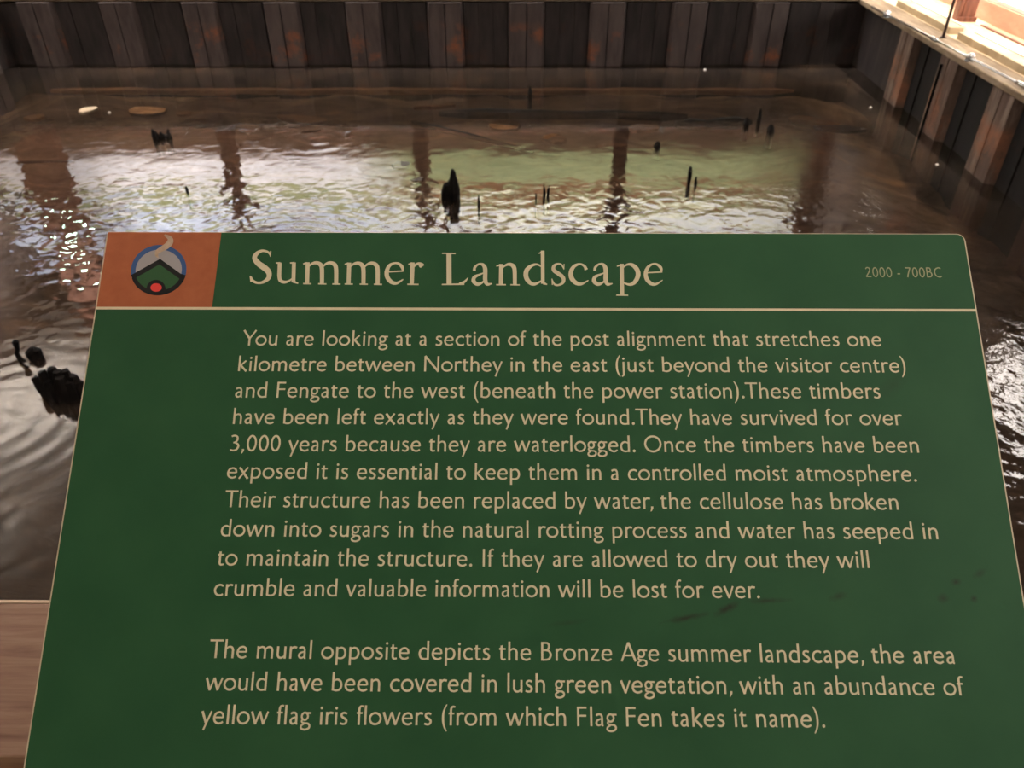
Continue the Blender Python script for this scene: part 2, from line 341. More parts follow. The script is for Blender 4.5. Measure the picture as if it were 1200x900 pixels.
for i, (h, g) in enumerate(((LOW, 'window_glow'), (HIGH, 'window_high'))):
    fr = MB()
    t = .035
    fr.box(XR - .01, h[0], h[2], XR + .06, h[0] + t, h[3]); fr.box(XR - .01, h[1] - t, h[2], XR + .06, h[1], h[3])
    fr.box(XR - .01, h[0] + t, h[3] - t, XR + .06, h[1] - t, h[3]); fr.box(XR - .01, h[0] + t, h[2], XR + .06, h[1] - t, h[2] + t)
    wnd = struct(fr.build('window_%d' % (i + 1), M['white_edge']))
    MB().box(XR + .02, h[0] + t, h[2] + t, XR + .03, h[1] - t, h[3] - t).build('pane', M[g], wnd)
struct(MB().box(XR - .03, 4.5, FLO, XR, 12.85, .935).build('baseboard_right', M['skirt'], bevel=.004))
# floor slabs round the tank
fl = MB()
fl.prism([(XL, -3), (XR, -3), (XR, .72), (XL, .72)], FLO - .2, FLO)
fl.prism([(XL, .72), (TL - .28, .72), (TL - .28, far_y(TL)), (XL, far_y(XL))], FLO - .2, FLO)
fl.prism([(TR + .16, .72), (XR, .72), (XR, far_y(XR, .28)), (TR + .16, far_y(TR, .28))], FLO - .2, FLO)
fl.prism([(XL, far_y(XL, .28)), (XR, far_y(XR, .28)), (XR, 12.6 + ROT * XR), (XL, 12.6 + ROT * XL)], FLO - .2, FLO)
struct(fl.build('floor', M['walk']))
# bed of the tank
bm = bmesh.new(); nx, ny = 120, 130
vs = []
for j in range(ny + 1):
    row = []
    for i in range(nx + 1):
        x = TL - .1 + (TR - TL + .2) * i / nx; y = .5 + (10.7 - .5) * j / ny
        z = -.20 + .10 * noise.fractal(Vector((x * .8, y * 1.1, 3.1)), 1.0, 2.0, 5)
        e_ = min(x - TL, TR - x, far_y(x) - y, y - .6); z -= .22 * max(0, 1 - e_ / .9); row.append(bm.verts.new((x, y, min(z, -.06 if e_ > 0 else -.4))))
    vs.append(row)
for j in range(ny):
    for i in range(nx): bm.faces.new((vs[j][i], vs[j][i + 1], vs[j + 1][i + 1], vs[j + 1][i]))
me = bpy.data.meshes.new('tank_bed'); bm.to_mesh(me); bm.free(); me.materials.append(M['bed'])
for p in me.polygons: p.use_smooth = True
bed = bpy.data.objects.new('tank_bed', me); COL.objects.link(bed); struct(bed)
# water surface
wt = MB(); wt.poly([(TL + .0, .7, 0), (TR - .0, .7, 0), (TR - .0, far_y(TR, -.0), 0), (TL + .0, far_y(TL, -.0), 0)])
wat = wt.build('tank_water', M['water']); tag(wat, 'rippled dark shallow water filling the tank behind the sign', 'water', kind='stuff')

# sheet piled tank walls: each wall a backing with its piles as pieces
def pile_meshes():
    P = MB()      # proud pan: two planks with a joint, slanted webs; front faces -y
    P.prism([(-.225, 0), (-.19, -.09), (-.008, -.095), (-.004, -.07), (.004, -.07), (.008, -.095), (.19, -.09), (.225, 0)][::1], -.5, .72)
    R = MB()
    R.prism([(-.26, .0), (-.25, -.02), (-.09, -.024), (-.085, -.01), (.085, -.01), (.09, -.022), (.25, -.018), (.26, 0)], -.5, .72)
    a = P.build('sheet_pile', M['pile_face']); b = R.build('recessed_sheet_pile', M['pile_dark'])
    ma, mb_ = a.data, b.data
    bpy.data.objects.remove(a); bpy.data.objects.remove(b)
    return ma, mb_
PA, PB = pile_meshes()
PD = PB.copy(); PD.materials.clear(); PD.materials.append(M['pile_recess_shade'])
PC = PA.copy(); PC.materials.clear(); PC.materials.append(M['pile_rust_lit'])
def pile_wall(name, p0, p1, starts, period, painted_light=False):
    """p0->p1 runs along the wall, the tank lies to the right hand (-y local)."""
    d = Vector((p1[0] - p0[0], p1[1] - p0[1], 0)); L = d.length; ang = math.atan2(d.y, d.x)
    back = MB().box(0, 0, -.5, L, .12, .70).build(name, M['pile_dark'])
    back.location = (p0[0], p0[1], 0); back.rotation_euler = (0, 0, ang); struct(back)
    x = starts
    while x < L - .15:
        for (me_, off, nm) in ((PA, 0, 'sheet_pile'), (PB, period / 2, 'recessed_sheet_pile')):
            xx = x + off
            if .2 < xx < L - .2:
                me2 = (PC if nm[0] == 's' else PD) if painted_light else me_
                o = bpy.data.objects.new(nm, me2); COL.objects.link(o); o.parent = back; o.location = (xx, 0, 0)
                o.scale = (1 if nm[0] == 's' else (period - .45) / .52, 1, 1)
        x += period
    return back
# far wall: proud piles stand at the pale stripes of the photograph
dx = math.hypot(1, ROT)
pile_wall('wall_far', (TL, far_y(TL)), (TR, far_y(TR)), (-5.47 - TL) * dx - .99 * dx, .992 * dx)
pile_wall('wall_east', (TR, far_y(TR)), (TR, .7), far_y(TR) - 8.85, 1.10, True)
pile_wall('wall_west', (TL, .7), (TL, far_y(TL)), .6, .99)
pile_wall('wall_near', (TR, .7), (TL, .7), .6, .99)
# capping round the rim
def capping(name, quad, z0=.68, z1=.755):
    return struct(MB().prism(quad, z0, z1).build(name, M['capping'], bevel=.008))
capping('trim_1', [(TR - .105, .60), (TR + .16, .60), (TR + .16, far_y(TR, .28)), (TR - .105, far_y(TR, .28))], .70, .755)
capping('trim_2', [(TL - .28, far_y(TL, -.06)), (TR - .107, far_y(TR, -.06)), (TR - .107, far_y(TR, .28)), (TL - .28, far_y(TL, .28))], .735, .775)
capping('trim_3', [(TL - .28, .6), (TL + .10, .6), (TL + .10, far_y(TL, -.12)), (TL - .28, far_y(TL, -.12))])
capping('trim_4', [(TL + .11, .45), (TR - .11, .45), (TR - .11, .80), (TL + .11, .80)])

# ------------------------------------------------------------------ conduit pipes with clamps along the rim
def pipe_run(label, p0, p1, clamps, joints=()):
    root = empty('conduit_pipe', p0); tag(root, label, 'pipe')
    a = Vector(p0); b = Vector(p1); d = b - a
    MB().tube([(0, 0, 0), tuple(d)], .011, 10).build('pipe', M['galv'], root, smooth=True)
    for t in clamps:
        q = d * t
        c = MB(); c.tube([tuple(q + Vector((0, 0, -.028))), tuple(q + Vector((0, 0, -.020)))], .045, 14)
        c.tube([tuple(q + Vector((0, 0, -.020))), tuple(q + Vector((0, 0, .0))), tuple(q + Vector((0, 0, .022))), tuple(q + Vector((0, 0, .036))), tuple(q + Vector((0, 0, .042)))], [.036, .038, .034, .022, .008], 14)
        c.build('clamp', M['galv'], root, smooth=False)
    for t in joints:
        q = d * t; n = d.normalized() * .06
        MB().tube([tuple(q - n), tuple(q + n)], .018, 10).build('coupling', M['galv'], root, smooth=True)
pz = .78
p_a, p_b = on_z(1022, 8, pz), on_z(1290, 148, pz)
def frac(px, py): return (on_z(px, py, pz) - p_a).dot(p_b - p_a) / (p_b - p_a).length_squared
pipe_run('galvanised conduit pipe with domed clamps along the right rim of the tank', p_a, p_b, [frac(1047, 17), frac(1137, 68)], [frac(1102, 46), frac(1197, 99)])
fa, fb = Vector((TL, far_y(TL, .0), .79)), Vector((TR - .1, far_y(TR - .1, .0), .79))
pipe_run('thin conduit pipe with clamps along the far rim of the tank', fa, fb, [(x - TL) / (TR - .1 - TL) for x in (-5.0, -2.87, -.79, 1.3)])

# right hand walkway pieces
kb = (('pale kerb block with white edging strip beyond the thin dark rod', 5.6, 8.35), ('pale kerb block farther along the right walkway, before the tank corner', 8.55, 10.1))
for lab, y0, y1 in kb:
    k = empty('kerb_block', (3.87, y0, FLO)); tag(k, lab, 'kerb', 'kerb blocks on the right walkway')
    MB().box(-.07, 0, 0, .07, y1 - y0, .065).build('block', M['kerb'], k, bevel=.006)
    MB().box(.0705, .02, 0, .10, y1 - y0 - .02, .075).build('edging_strip', M['white_edge'], k, bevel=.003)
st = MB().box(4.30, 5.0, FLO, 4.33, 9.0, FLO + .012).build('floor_batten', M['post']); tag(st, 'thin brown batten on the pale floor beside the stained post', 'batten')
pr = on_z(1105, 44, .757)
rd = empty('guard_rod', (pr.x, pr.y, .756)); tag(rd, 'thin dark upright rod standing on the right rim of the tank', 'rod')
MB().tube([(0, 0, 0), (0, 0, 1.15)], .014, 10).build('rod', M['rod'], rd, smooth=True)
MB().tube([(0, 0, 0), (0, 0, .01)], .03, 12).build('foot_plate', M['rod'], rd)
rope = MB().tube([(TR - .115, 7.83, .63), (TR - .115, 7.83, -.3)], .014, 8).build('drain_cable', M['black_cable']); tag(rope, 'dark cable hanging between pale piles on the right tank wall', 'cable')
pc = on_z(1128, 25, FLO)
pp = empty('timber_post', (pc.x + .02, pc.y + .04, FLO)); tag(pp, 'reddish brown stained timber post standing on the right walkway', 'post')
MB().box(-.06, -.07, 0, .06, .07, 4.15).build('shaft', M['post'], pp, bevel=.006)
MB().box(-.10, -.06, .0, -.062, .06, 4.15).build('side_batten', M['post'], pp, bevel=.004)
MB().box(.062, -.05, .0, .085, .05, 4.15).build('side_batten', M['post'], pp, bevel=.004)
MB().box(-.11, -.085, 0, .10, -.072, .05).build('foot_block', M['post'], pp, bevel=.004)
# columns on the far walkway (seen as reflections)
for i, x in enumerate((-8.05, -5.05, -2.1, .84, 3.72)):
    c = empty('timber_column', (x, 11.2, FLO)); tag(c, ('wide dark brown pier left of the mural, mirrored at the far left of the water', 'brown timber column mirrored in the white reflection above the orange emblem panel', 'brown timber column mirrored just left of the tall pointed stake', 'brown timber column mirrored between the thin stick and the narrow upright stake', 'rightmost brown timber column, mirrored toward the right tank wall')[i], 'column', 'columns before the mural')
    hw = .34 if i == 0 else .10
    MB().box(-hw, -.10, .06, hw, .10, 4.15).build('shaft', M['column'], c, bevel=.01)
    MB().box(-hw - .04, -.14, 0, hw + .04, .14, .06).build('base', M['column'], c, bevel=.01)
# mural
mr_ = empty('mural_panel', (0, 0, 0)); tag(mr_, 'large painted landscape mural on the far wall, seen mirrored in the water', 'mural')
mx0, mx1 = -9.45, 4.0
MB().prism([(mx0, 12.52 + ROT * mx0), (mx1, 12.52 + ROT * mx1), (mx1, 12.58 + ROT * mx1), (mx0, 12.58 + ROT * mx0)], 1.5, 3.9).build('painting', M['mural'], mr_)
fr = MB()
for (z0, z1) in ((1.42, 1.498), (3.902, 3.98)):
    fr.prism([(mx0, 12.48 + ROT * mx0), (mx1, 12.48 + ROT * mx1), (mx1, 12.59 + ROT * mx1), (mx0, 12.59 + ROT * mx0)], z0, z1)
fr.build('frame', M['post'], mr_)
# lamp whose glints break up on the left of the water
la = empty('wall_lamp', (-7.86, 10.9, 3.1)); tag(la, 'small bright lamp high on the far left, mirrored as green-white glints', 'lamp')
MB().tube([(0, 0, -.09), (0, 0, -.03), (0, 0, .05), (0, 0, .10)], [.03, .06, .065, .03], 14).build('globe', M['lamp'], la, smooth=True)
MB().tube([(0, 0, .101), (0, 0, .17)], [.045, .035], 12).build('cap', M['rod'], la)
MB().box(-.02, 0, .12, .02, .198, .15).build('bracket', M['rod'], la)

# ------------------------------------------------------------------ timbers and stakes in the tank
def stake(name, px, ptop, pwl, wpx, label, cat='stake', seed=0, lean=0.0, prof=None, group=None, spikes=1, flat=.6):
    base = on_z(px, pwl); top = height_at(px, ptop, base)
    wid = wpx * (base - EYE).length / FPX * .9
    rnd = random.Random(seed)
    prof = prof or [(0, 1.0), (.3, .95), (.55, .7), (.8, .42), (1, .10)]
    root = empty(name, (base.x, base.y, 0)); tag(root, label, cat, group)
    for s in range(spikes):
        mb = MB(); f = (s - (spikes - 1) / 2) / max(spikes - 1, 1)
        hh = top * (1 if s == 0 or spikes == 1 else rnd.uniform(.6, .95)); ww = wid / 2 * (1 if spikes == 1 else 1.7 / spikes)
        pts = [(f * wid * .8, 0, -.16)] + [(f * wid * .8 * (1 + .3 * t) + lean * hh * t + rnd.uniform(-.04, .04) * wid, f * .02, hh * t) for t, _ in prof]
        rad = [ww] + [ww * r for _, r in prof]
        ph = rnd.uniform(0, 6)
        mb.tube(pts, rad, 12, squash=lambda i, a: (1 + .18 * math.sin(3 * a + ph) + .10 * math.sin(7 * a + i)) * math.sqrt(math.cos(a) ** 2 + (flat * math.sin(a)) ** 2))
        mb.build('splinter' if spikes > 1 else 'stump', M['stake'], root)
    root.rotation_euler = (0, 0, YAW)
    return root
s = stake('oak_stake', 532, 198, 232, 22, 'tall pointed black oak stake rising just above the centre of the sign', seed=3, lean=.0, prof=[(0, 1.0), (.25, 1.05), (.5, .85), (.75, .55), (.92, .38), (1, .18)])
b_ = on_z(522, 232)
side = MB().tube([(-.045, .0, -.14), (-.050, 0, 0), (-.052, 0, .05), (-.045, 0, .11), (-.03, 0, .15)], [.035, .052, .050, .036, .012], 10); side.build('side_lobe', M['stake'], s)
stake('thin_stake', 561, 228, 241, 4.5, 'very short thin black stick just right of the tall pointed stake', seed=5)
stake('thin_stake', 640, 214, 229, 6, 'thin dark stick in the pale green reflection, right of the tall stake', seed=6, spikes=2)
stake('thin_stake', 628, 226, 233, 3, 'tiny dark twig tip left of the thin stick', seed=7)
stake('upright_stake', 807, 195, 214, 7, 'narrow upright black stake near the right of the sign title', seed=8, prof=[(0, .8), (.4, 1), (.7, .9), (1, .5)])
stake('upright_stake', 815, 206, 215, 5, 'short dark stub beside the narrow upright stake', seed=9)
stake('thin_stake', 219, 217, 223, 4, 'tiny dark peg in the white reflection above the orange emblem panel', seed=10)
stake('oak_stub', 190, 150, 162, 16, 'ragged dark stub in the brown shallows at upper left', seed=11, spikes=3, flat=.8)
stake('oak_stub', 621, 101, 111, 8, 'small dark stub near the far tank wall, upper centre', seed=12)
stake('oak_stub', 874, 137, 146, 11, 'left stub of the dark cluster at upper right', seed=13, group='stub cluster')
stake('oak_stub', 889, 126, 142, 7, 'tallest stub in the middle of the dark cluster at upper right', seed=14, group='stub cluster')
stake('oak_stub', 903, 145, 154, 12, 'right stub of the dark cluster at upper right', seed=15, group='stub cluster')
stake('oak_stub', 770, 165, 172, 11, 'rounded dark lump in the shallows above the narrow upright stake', seed=17)
# big ragged stump at the left: a fan of splinters
root = empty('ragged_stump', on_z(75, 464)); root.location.z = 0; root.rotation_euler = (0, 0, YAW)
tag(root, 'large ragged black stump beside the left edge of the sign', 'stump')
rnd = random.Random(21)
sc_ = (on_z(70, 464) - EYE).length / FPX
def jag(x0, lean, h, wd, y=0.0):
    mb = MB(); ph = rnd.uniform(0, 6)
    n = 6; pts = []; rr = []
    for i in range(n):
        t = i / (n - 1); pts.append(((x0 + lean * t) * sc_, y + .01 * t, -.12 + (.12 + h * sc_) * t)); rr.append(wd * sc_ * (.8, .9, 1, .95, .8, .5)[i])
    mb.tube(pts, rr, 9, squash=lambda i, a: 1 + .14 * math.sin(3 * a + ph) + .08 * math.sin(6 * a + i * 2)); mb.build('splinter', M['stake'], root)
for (x0, lean, h, wd, y) in ((-6, -17, 22, 6.5, 0), (-5, -11, 27, 7.5, .012), (-1, -5, 30, 8, .02), (4, -2, 29, 8.5, .0), (8, 0, 28, 8, .015), (12, 4, 24, 7.5, 0), (14, 7, 18, 7, -.01), (5, 1, 26, 9, -.03), (-3, -6, 20, 8, -.02), (11, 2, 20, 8, -.03)):
    jag(x0, lean, h, wd, y)
# curled root and lump at the left
q = on_z(30, 422); k = (q - EYE).length / FPX
root = empty('curled_root', (q.x, q.y, 0)); root.rotation_euler = (0, 0, YAW); tag(root, 'small black curled root breaking the water at the left edge', 'root')
MB().tube([(-5 * k, .02, 17 * k), (-6 * k, .02, 11 * k), (-7 * k, .01, 6 * k), (-5 * k, 0, 1 * k), (-1 * k, -.01, -2 * k), (3 * k, -.01, -6 * k)], [2.9 * k, 2.0 * k, 2.3 * k, 2.4 * k, 3.2 * k, 3.0 * k], 9, squash=lambda i, a: 1 + .12 * math.sin(3 * a + i)).build('stem', M['stake'], root, smooth=True)
MB().tube([(-5 * k, .02, 21 * k), (-5 * k, .02, 19 * k), (-5 * k, .02, 15 * k)], [1.4 * k, 3.3 * k, 2.2 * k], 9).build('knob', M['stake'], root, smooth=True)
q = on_z(43, 419)
root = empty('oak_lump', (q.x, q.y, 0)); root.rotation_euler = (0, 0, YAW); tag(root, 'small dark knobbly lump right of the curled root at the left edge', 'lump')
MB().tube([(0, 0, -6 * k), (0, 0, 0), (-1 * k, 0, 6 * k), (1 * k, 0, 10 * k), (0, 0, 12 * k)], [6 * k, 6.5 * k, 7 * k, 5 * k, 1.5 * k], 10, squash=lambda i, a: 1 + .15 * math.sin(2 * a + i * 1.7)).build('lump', M['stake'], root)

def log(name, a, b, r, mat, label, z=-.05, seed=1, cat='timber', squashz=.7):
    A, B = on_z(*a, z), on_z(*b, z); L = (B - A).length; rnd = random.Random(seed); ph = rnd.uniform(0, 6)
    n = max(5, int(L / .25)); pts = [(L * i / n, rnd.uniform(-.25, .25) * r, rnd.uniform(-.12, .12) * r) for i in range(n + 1)]
    rad = [r * rnd.uniform(.85, 1.12) for _ in pts]; rad[0] *= .55; rad[-1] *= .45
    o = MB().tube(pts, rad, 10, squash=lambda i, an: 1 + .12 * math.sin(4 * an + ph)).build(name, mat)
    o.location = A; o.rotation_euler = (0, 0, math.atan2(B.y - A.y, B.x - A.x)); o.scale = (1, 1, squashz)
    tag(o, label, cat); return o
log('submerged_timber', (515, 133), (805, 136), .075, M['stake'], 'long dark submerged timber lying across the tank at upper centre', z=-.042, seed=2)
log('submerged_timber', (792, 146), (880, 144), .08, M['stake'], 'short dark submerged timber left of the stub cluster', z=-.045, seed=3)
log('submerged_timber', (484, 143), (625, 178), .035, M['stake'], 'slender submerged branch lying diagonally above the tall stake', z=-.022, seed=4)
log('submerged_timber', (60, 107), (930, 107), .05, M['timber_tan'], 'long thin brown timber along the foot of the far tank wall', z=-.09, seed=5)
log('submerged_timber', (20, 190), (85, 189), .02, M['timber_wet'], 'thin dark submerged twig at the left edge', z=-.02, seed=6)
log('submerged_timber', (700, 172), (735, 170), .03, M['timber_tan'], 'small orange-brown wood fragment right of centre in the shallows', z=-.03, seed=9)
log('submerged_timber', (925, 140), (985, 150), .07, M['timber_tan'], 'orange-brown timber under water right of the stub cluster', z=-.08, seed=10)
def slab(a, w_, h_, z, label, mat='timber_tan', seed=1):
    c = on_z(*a, z); rnd = random.Random(seed); pts = []
    for i in range(9):
        an = 2 * math.pi * i / 9; r_ = rnd.uniform(.7, 1.1); pts.append((math.cos(an) * w_ * r_, math.sin(an) * h_ * r_))
    o = MB().prism(pts, -.02, .012).build('wood_fragment', M[mat], bevel=.006); o.location = c; o.rotation_euler = (rnd.uniform(-.05, .05), rnd.uniform(-.05, .05), rnd.uniform(-.3, .3))
    tag(o, label, 'wood fragment'); return o
slab((103, 129), .085, .13, -.004, 'small pale wood chip at the surface, upper left', 'edge', 1)
slab((172, 130), .20, .17, -.009, 'orange-brown slab of wood near the surface, upper left', 'timber_orange', 2)
slab((40, 138), .12, .09, -.018, 'small pale wood chip at the far left, near the water edge', 'timber_tan', 11)
slab((215, 133), .09, .07, -.018, 'tiny tan wood chip right of the orange-brown slab', 'timber_tan', 12)
slab((290, 150), .16, .10, -.02, 'brown wood chip in the shallows above the white reflection', 'timber_tan', 13)
slab((755, 150), .20, .10, -.02, 'brown wood chip beneath the right half of the long dark timber', 'timber_tan', 14)
slab((355, 140), .32, .14, -.03, 'pale brown flat wood piece in the far shallows left of centre', 'timber_tan', 3)
slab((592, 146), .20, .20, -.0135, 'orange-brown wood piece in front of the long dark timber', 'timber_orange', 4)
slab((650, 163), .12, .12, -.0135, 'small orange-brown wood piece right of the diagonal branch', 'timber_orange', 5)
slab((508, 125), .24, .04, -.018, 'thin tan sliver of wood at the left end of the long dark timber', 'timber_tan', 6)
slab((985, 151), .30, .12, -.02, 'low broad dark lump under the water at upper right', 'timber_wet', 7)
slab((488, 211), .07, .07, -.012, 'dark lump under the water left of the tall pointed stake', 'timber_wet', 8)
slab((470, 193), .10, .08, -.012, 'dark lump under the water, farther left of the tall pointed stake', 'timber_wet', 9)
for (x, y, lab) in ((826, 82, 'tiny white foam fleck at the foot of the far tank wall'), (1020, 126, 'tiny white foam fleck by the right tank wall, nearest the far corner'), (1098, 163, 'white foam fleck at the foot of the paired pale piles'), (1098, 193, 'white foam fleck left of the widest pale pile'), (128, 132, 'tiny bright fleck right of the pale wood chip')):
    p = on_z(x, y, .004); r = 1.6 * (p - EYE).length / FPX
    o = MB().tube([(0, 0, -.006), (0, 0, 0), (0, 0, r * .8)], [r * .9, r, r * .3], 8).build('foam_fleck', M['foam'], smooth=True); o.location = p; tag(o, lab, 'foam')

# ------------------------------------------------------------------ the sign
BU = Vector((0.998223540, 0.0595745551, 0.000797570307)); BV = Vector((0.04674564, -0.77482361, -0.63044684))
BT = Vector((-0.44386478, 0.67211335, -0.31944144)) + EYE
BN = BU.cross(-BV).normalized()              # board normal, towards the viewer
W_, H_, TH = .84, .594, .008
def uv(x, y):
    d = ray(x, y); n = BU.cross(BV); s_ = (BT - EYE).dot(n) / d.dot(n); q = EYE + d * s_ - BT
    return q.dot(BU), q.dot(BV)
SCUFFS = []
for (a, b, rv, k) in (((778, 729), (830, 719), .0035, .9), ((838, 720), (866, 706), .0045, .95), ((874, 705), (925, 703), .0030, .7), ((972, 702), (992, 696), .0045, .6), ((1098, 703), (1112, 699), .005, .7), ((1115, 684), (1126, 680), .004, .8), ((1140, 676), (1156, 668), .004, .6), ((1138, 702), (1144, 701), .004, .8), ((640, 733), (690, 727), .003, .35), ((1030, 465), (1060, 440), .010, .25)):
    (u0, v0), (u1, v1) = uv(*a), uv(*b)
    SCUFFS.append(((u0 + u1) / 2, (v0 + v1) / 2, max(math.hypot(u1 - u0, v1 - v0) * .62, .004), rv, math.atan2(-(v1 - v0), u1 - u0), k))
M['green'] = sign_green()
sign = empty('information_sign')
sign.matrix_world = Matrix((( BU.x, -BV.x, BN.x, BT.x), (BU.y, -BV.y, BN.y, BT.y), (BU.z, -BV.z, BN.z, BT.z), (0, 0, 0, 1)))
tag(sign, 'green sloping information sign with cream lettering headed Summer Landscape', 'sign')
def rrect(u0, v0, u1, v1, rs):               # radii tl, tr, br, bl
    P = []
    for (cx, cy, r, a0) in ((u1 - rs[1], v0 + rs[1], rs[1], -90), (u1 - rs[2], v1 - rs[2], rs[2], 0), (u0 + rs[3], v1 - rs[3], rs[3], 90), (u0 + rs[0], v0 + rs[0], rs[0], 180)):
        for k in range(6):
            an = math.radians(a0 + 90 * k / 5); P.append((cx + r * math.cos(an), -(cy + r * math.sin(an))))
    return P[::-1]
MB().prism(rrect(0, 0, W_, H_, (.0025, .008, .008, .008)), -TH, 0).build('board', M['edge'], sign, bevel=.0008)
fi = .0016
MB().prism(rrect(fi * 1.1, fi * .6, W_ - fi * 1.1, H_ - fi, (.002, .0072, .007, .007)), .00005, .0004).build('printed_face', M['green'], sign)
Z0 = .00048
def from_px(pts, z): return [(uv(x, y)[0], -uv(x, y)[1], z) for x, y in pts]
def ccw(p):
    a = sum(p[i][0] * p[(i + 1) % len(p)][1] - p[(i + 1) % len(p)][0] * p[i][1] for i in range(len(p))); return p if a > 0 else p[::-1]
def cat(pts, n=7):                           # Catmull-Rom through (x, y, w)
    if len(pts) < 3: return pts
    out = []
    for i in range(len(pts) - 1):
        p0, p1, p2, p3 = pts[max(i - 1, 0)], pts[i], pts[i + 1], pts[min(i + 2, len(pts) - 1)]
        for k in range(n):
            t = k / n
            out.append(tuple(.5 * (2 * b + (c - a) * t + (2 * a - 5 * b + 4 * c - d) * t * t + (3 * b - a - 3 * c + d) * t ** 3) for a, b, c, d in zip(p0, p1, p2, p3)))
    out.append(pts[-1]); return out
def ribbon(mb, pts, xf, z, closed=False):    # pts (x, y, w) in glyph space, xf -> board space
    n = len(pts); Ls = []; Rs = []
    for i in range(n):
        if closed: a, b = pts[i - 1], pts[(i + 1) % n]
        else: a, b = pts[max(i - 1, 0)], pts[min(i + 1, n - 1)]
        tx, ty = b[0] - a[0], b[1] - a[1]; l = math.hypot(tx, ty) or 1; nx_, ny_ = -ty / l, tx / l; h = pts[i][2] / 2
        x, y = pts[i][0], pts[i][1]; h *= 1.05
        Ls.append(xf(x + nx_ * h, y + ny_ * h)); Rs.append(xf(x - nx_ * h, y - ny_ * h))
    b0 = len(mb.v); mb.v += [(p[0], p[1], z) for p in Ls] + [(p[0], p[1], z) for p in Rs]
    for i in range(n if closed else n - 1):
        j = (i + 1) % n; q = (b0 + i, b0 + n + i, b0 + n + j, b0 + j)
        mb.f.append(q)
def upward(o):                               # make all flat print face the viewer
    bm_ = bmesh.new(); bm_.from_mesh(o.data)
    for f in bm_.faces:
        f.normal_update()
        if f.normal.z < 0: f.normal_flip()
    bm_.to_mesh(o.data); bm_.free(); return o
# header panel and rule
c = uv(258, 271)[0]; vr = uv(112, 360.6)[1]
panel = MB().poly([(fi * 1.1, -fi * .6, Z0), (fi * 1.1, -.0790, Z0), (.1122, -.0790, Z0), (.1130, -fi * .6, Z0)]).build('corner_panel', M['terracotta'], sign); upward(panel); tag(panel, 'terracotta corner panel')
rule = MB().poly([(0.001, -.0790, Z0 + .00004), (0.001, -.0816, Z0 + .00004), (W_ - .001, -.0812, Z0 + .00004), (W_ - .001, -.0786, Z0 + .00004)]).build('header_rule', M['letter'], sign); upward(rule)

# emblem, drawn in the tenth-of-a-pixel grid of its photograph
def E10(x, y): u, v = uv(140 + x / 10, 270 + y / 10); return (u, -v)
emb = MB(); CX, CY, RX, RY = 463, 467, 298, 266
def ell(t, k=0): return (CX + (RX + k) * math.cos(t), CY + (RY + k) * math.sin(t) + (math.cos(t)) * -12)
emb.poly([(*E10(*ell(2 * math.pi * i / 48)), Z0 + .00005) for i in range(48)])
logo = upward(emb.build('emblem', M['logo_grey'], sign)); tag(logo, 'round emblem of a roundhouse with smoke')
def logo_piece(name, mat, polys, z):
    mb = MB()
    for p in polys: mb.poly([(*E10(x, y), z) for x, y in p])
    return upward(mb.build(name, M[mat], logo))
rb = MB(); ribbon(rb, [(*ell(math.radians(a)), 52) for a in range(160, 381, 5)], E10, Z0 + .0001); upward(rb.build('blue_ring', M['logo_blue'], logo))
arc = [ell(math.radians(a), -10) for a in range(18, 163, 6)]
logo_piece('green_hill', 'logo_green', [[(475, 370), (720, 560)] + arc[1:-1] + [(180, 565)]], Z0 + .00015)
rb = MB(); ribbon(rb, [(*ell(math.radians(a), 4), 50) for a in range(14, 167, 6)], E10, Z0 + .0002)
ribbon(rb, [(150, 552, 52), (478, 368, 52)], E10, Z0 + .0002); ribbon(rb, [(474, 368, 54), (745, 562, 54)], E10, Z0 + .0002)
rb.poly([(*E10(x, y), Z0 + .0002) for x, y in ((478, 335), (510, 362), (478, 400), (446, 362))])
rb.poly([(*E10(432 + 112 * math.cos(t * .2618), 690 + 108 * math.sin(t * .2618) * (1 if math.sin(t * .2618) < 0 else .45)), Z0 + .00022) for t in range(24)])
upward(rb.build('black_outline', M['logo_black'], logo))
logo_piece('red_hearth', 'logo_red', [[(434 + 66 * math.cos(t * .2618), 675 + 52 * math.sin(t * .2618) * (1 if math.sin(t * .2618) < 0 else .9)) for t in range(24)]], Z0 + .0003)
rb = MB(); ribbon(rb, cat([(462, 325, 10), (440, 295, 34), (450, 255, 48), (500, 222, 58), (560, 185, 66), (598, 140, 70), (592, 95, 52), (530, 58, 18)]), E10, Z0 + .00035)
upward(rb.build('smoke', M['logo_smoke'], logo))

# title letters: strokes (x, y, width) measured on two enlarged crops of the photograph
def T1(x, y): u, v = uv(285 + x / 5, 280 + y / 5); return (u, -v)
def T2(x, y): u, v = uv(505 + x / 4.2105, 280 + y / 4.2105); return (u, -v)
tb = MB(); zt = Z0 + .00004; zc = [0]
def st_(xf, pts, smooth=True):
    zc[0] += 1
    if xf is T1: pts = [(a, b, c_ * 1.12 + 1) for a, b, c_ in pts]
    ribbon(tb, cat(pts) if smooth else pts, xf, zt + zc[0] * 1e-7)
def L_(xf, *p): st_(xf, list(p), False)
# S
st_(T1, [(160, 104, 3), (156, 88, 9), (141, 76, 10), (112, 71, 12), (82, 86, 18), (68, 114, 23), (90, 145, 27), (125, 170, 29), (150, 196, 27), (150, 228, 21), (122, 252, 14), (90, 259, 11), (60, 248, 12), (47, 222, 5)])
L_(T1, (162, 72, 6), (160, 106, 3)); L_(T1, (42, 218, 5), (48, 252, 8))
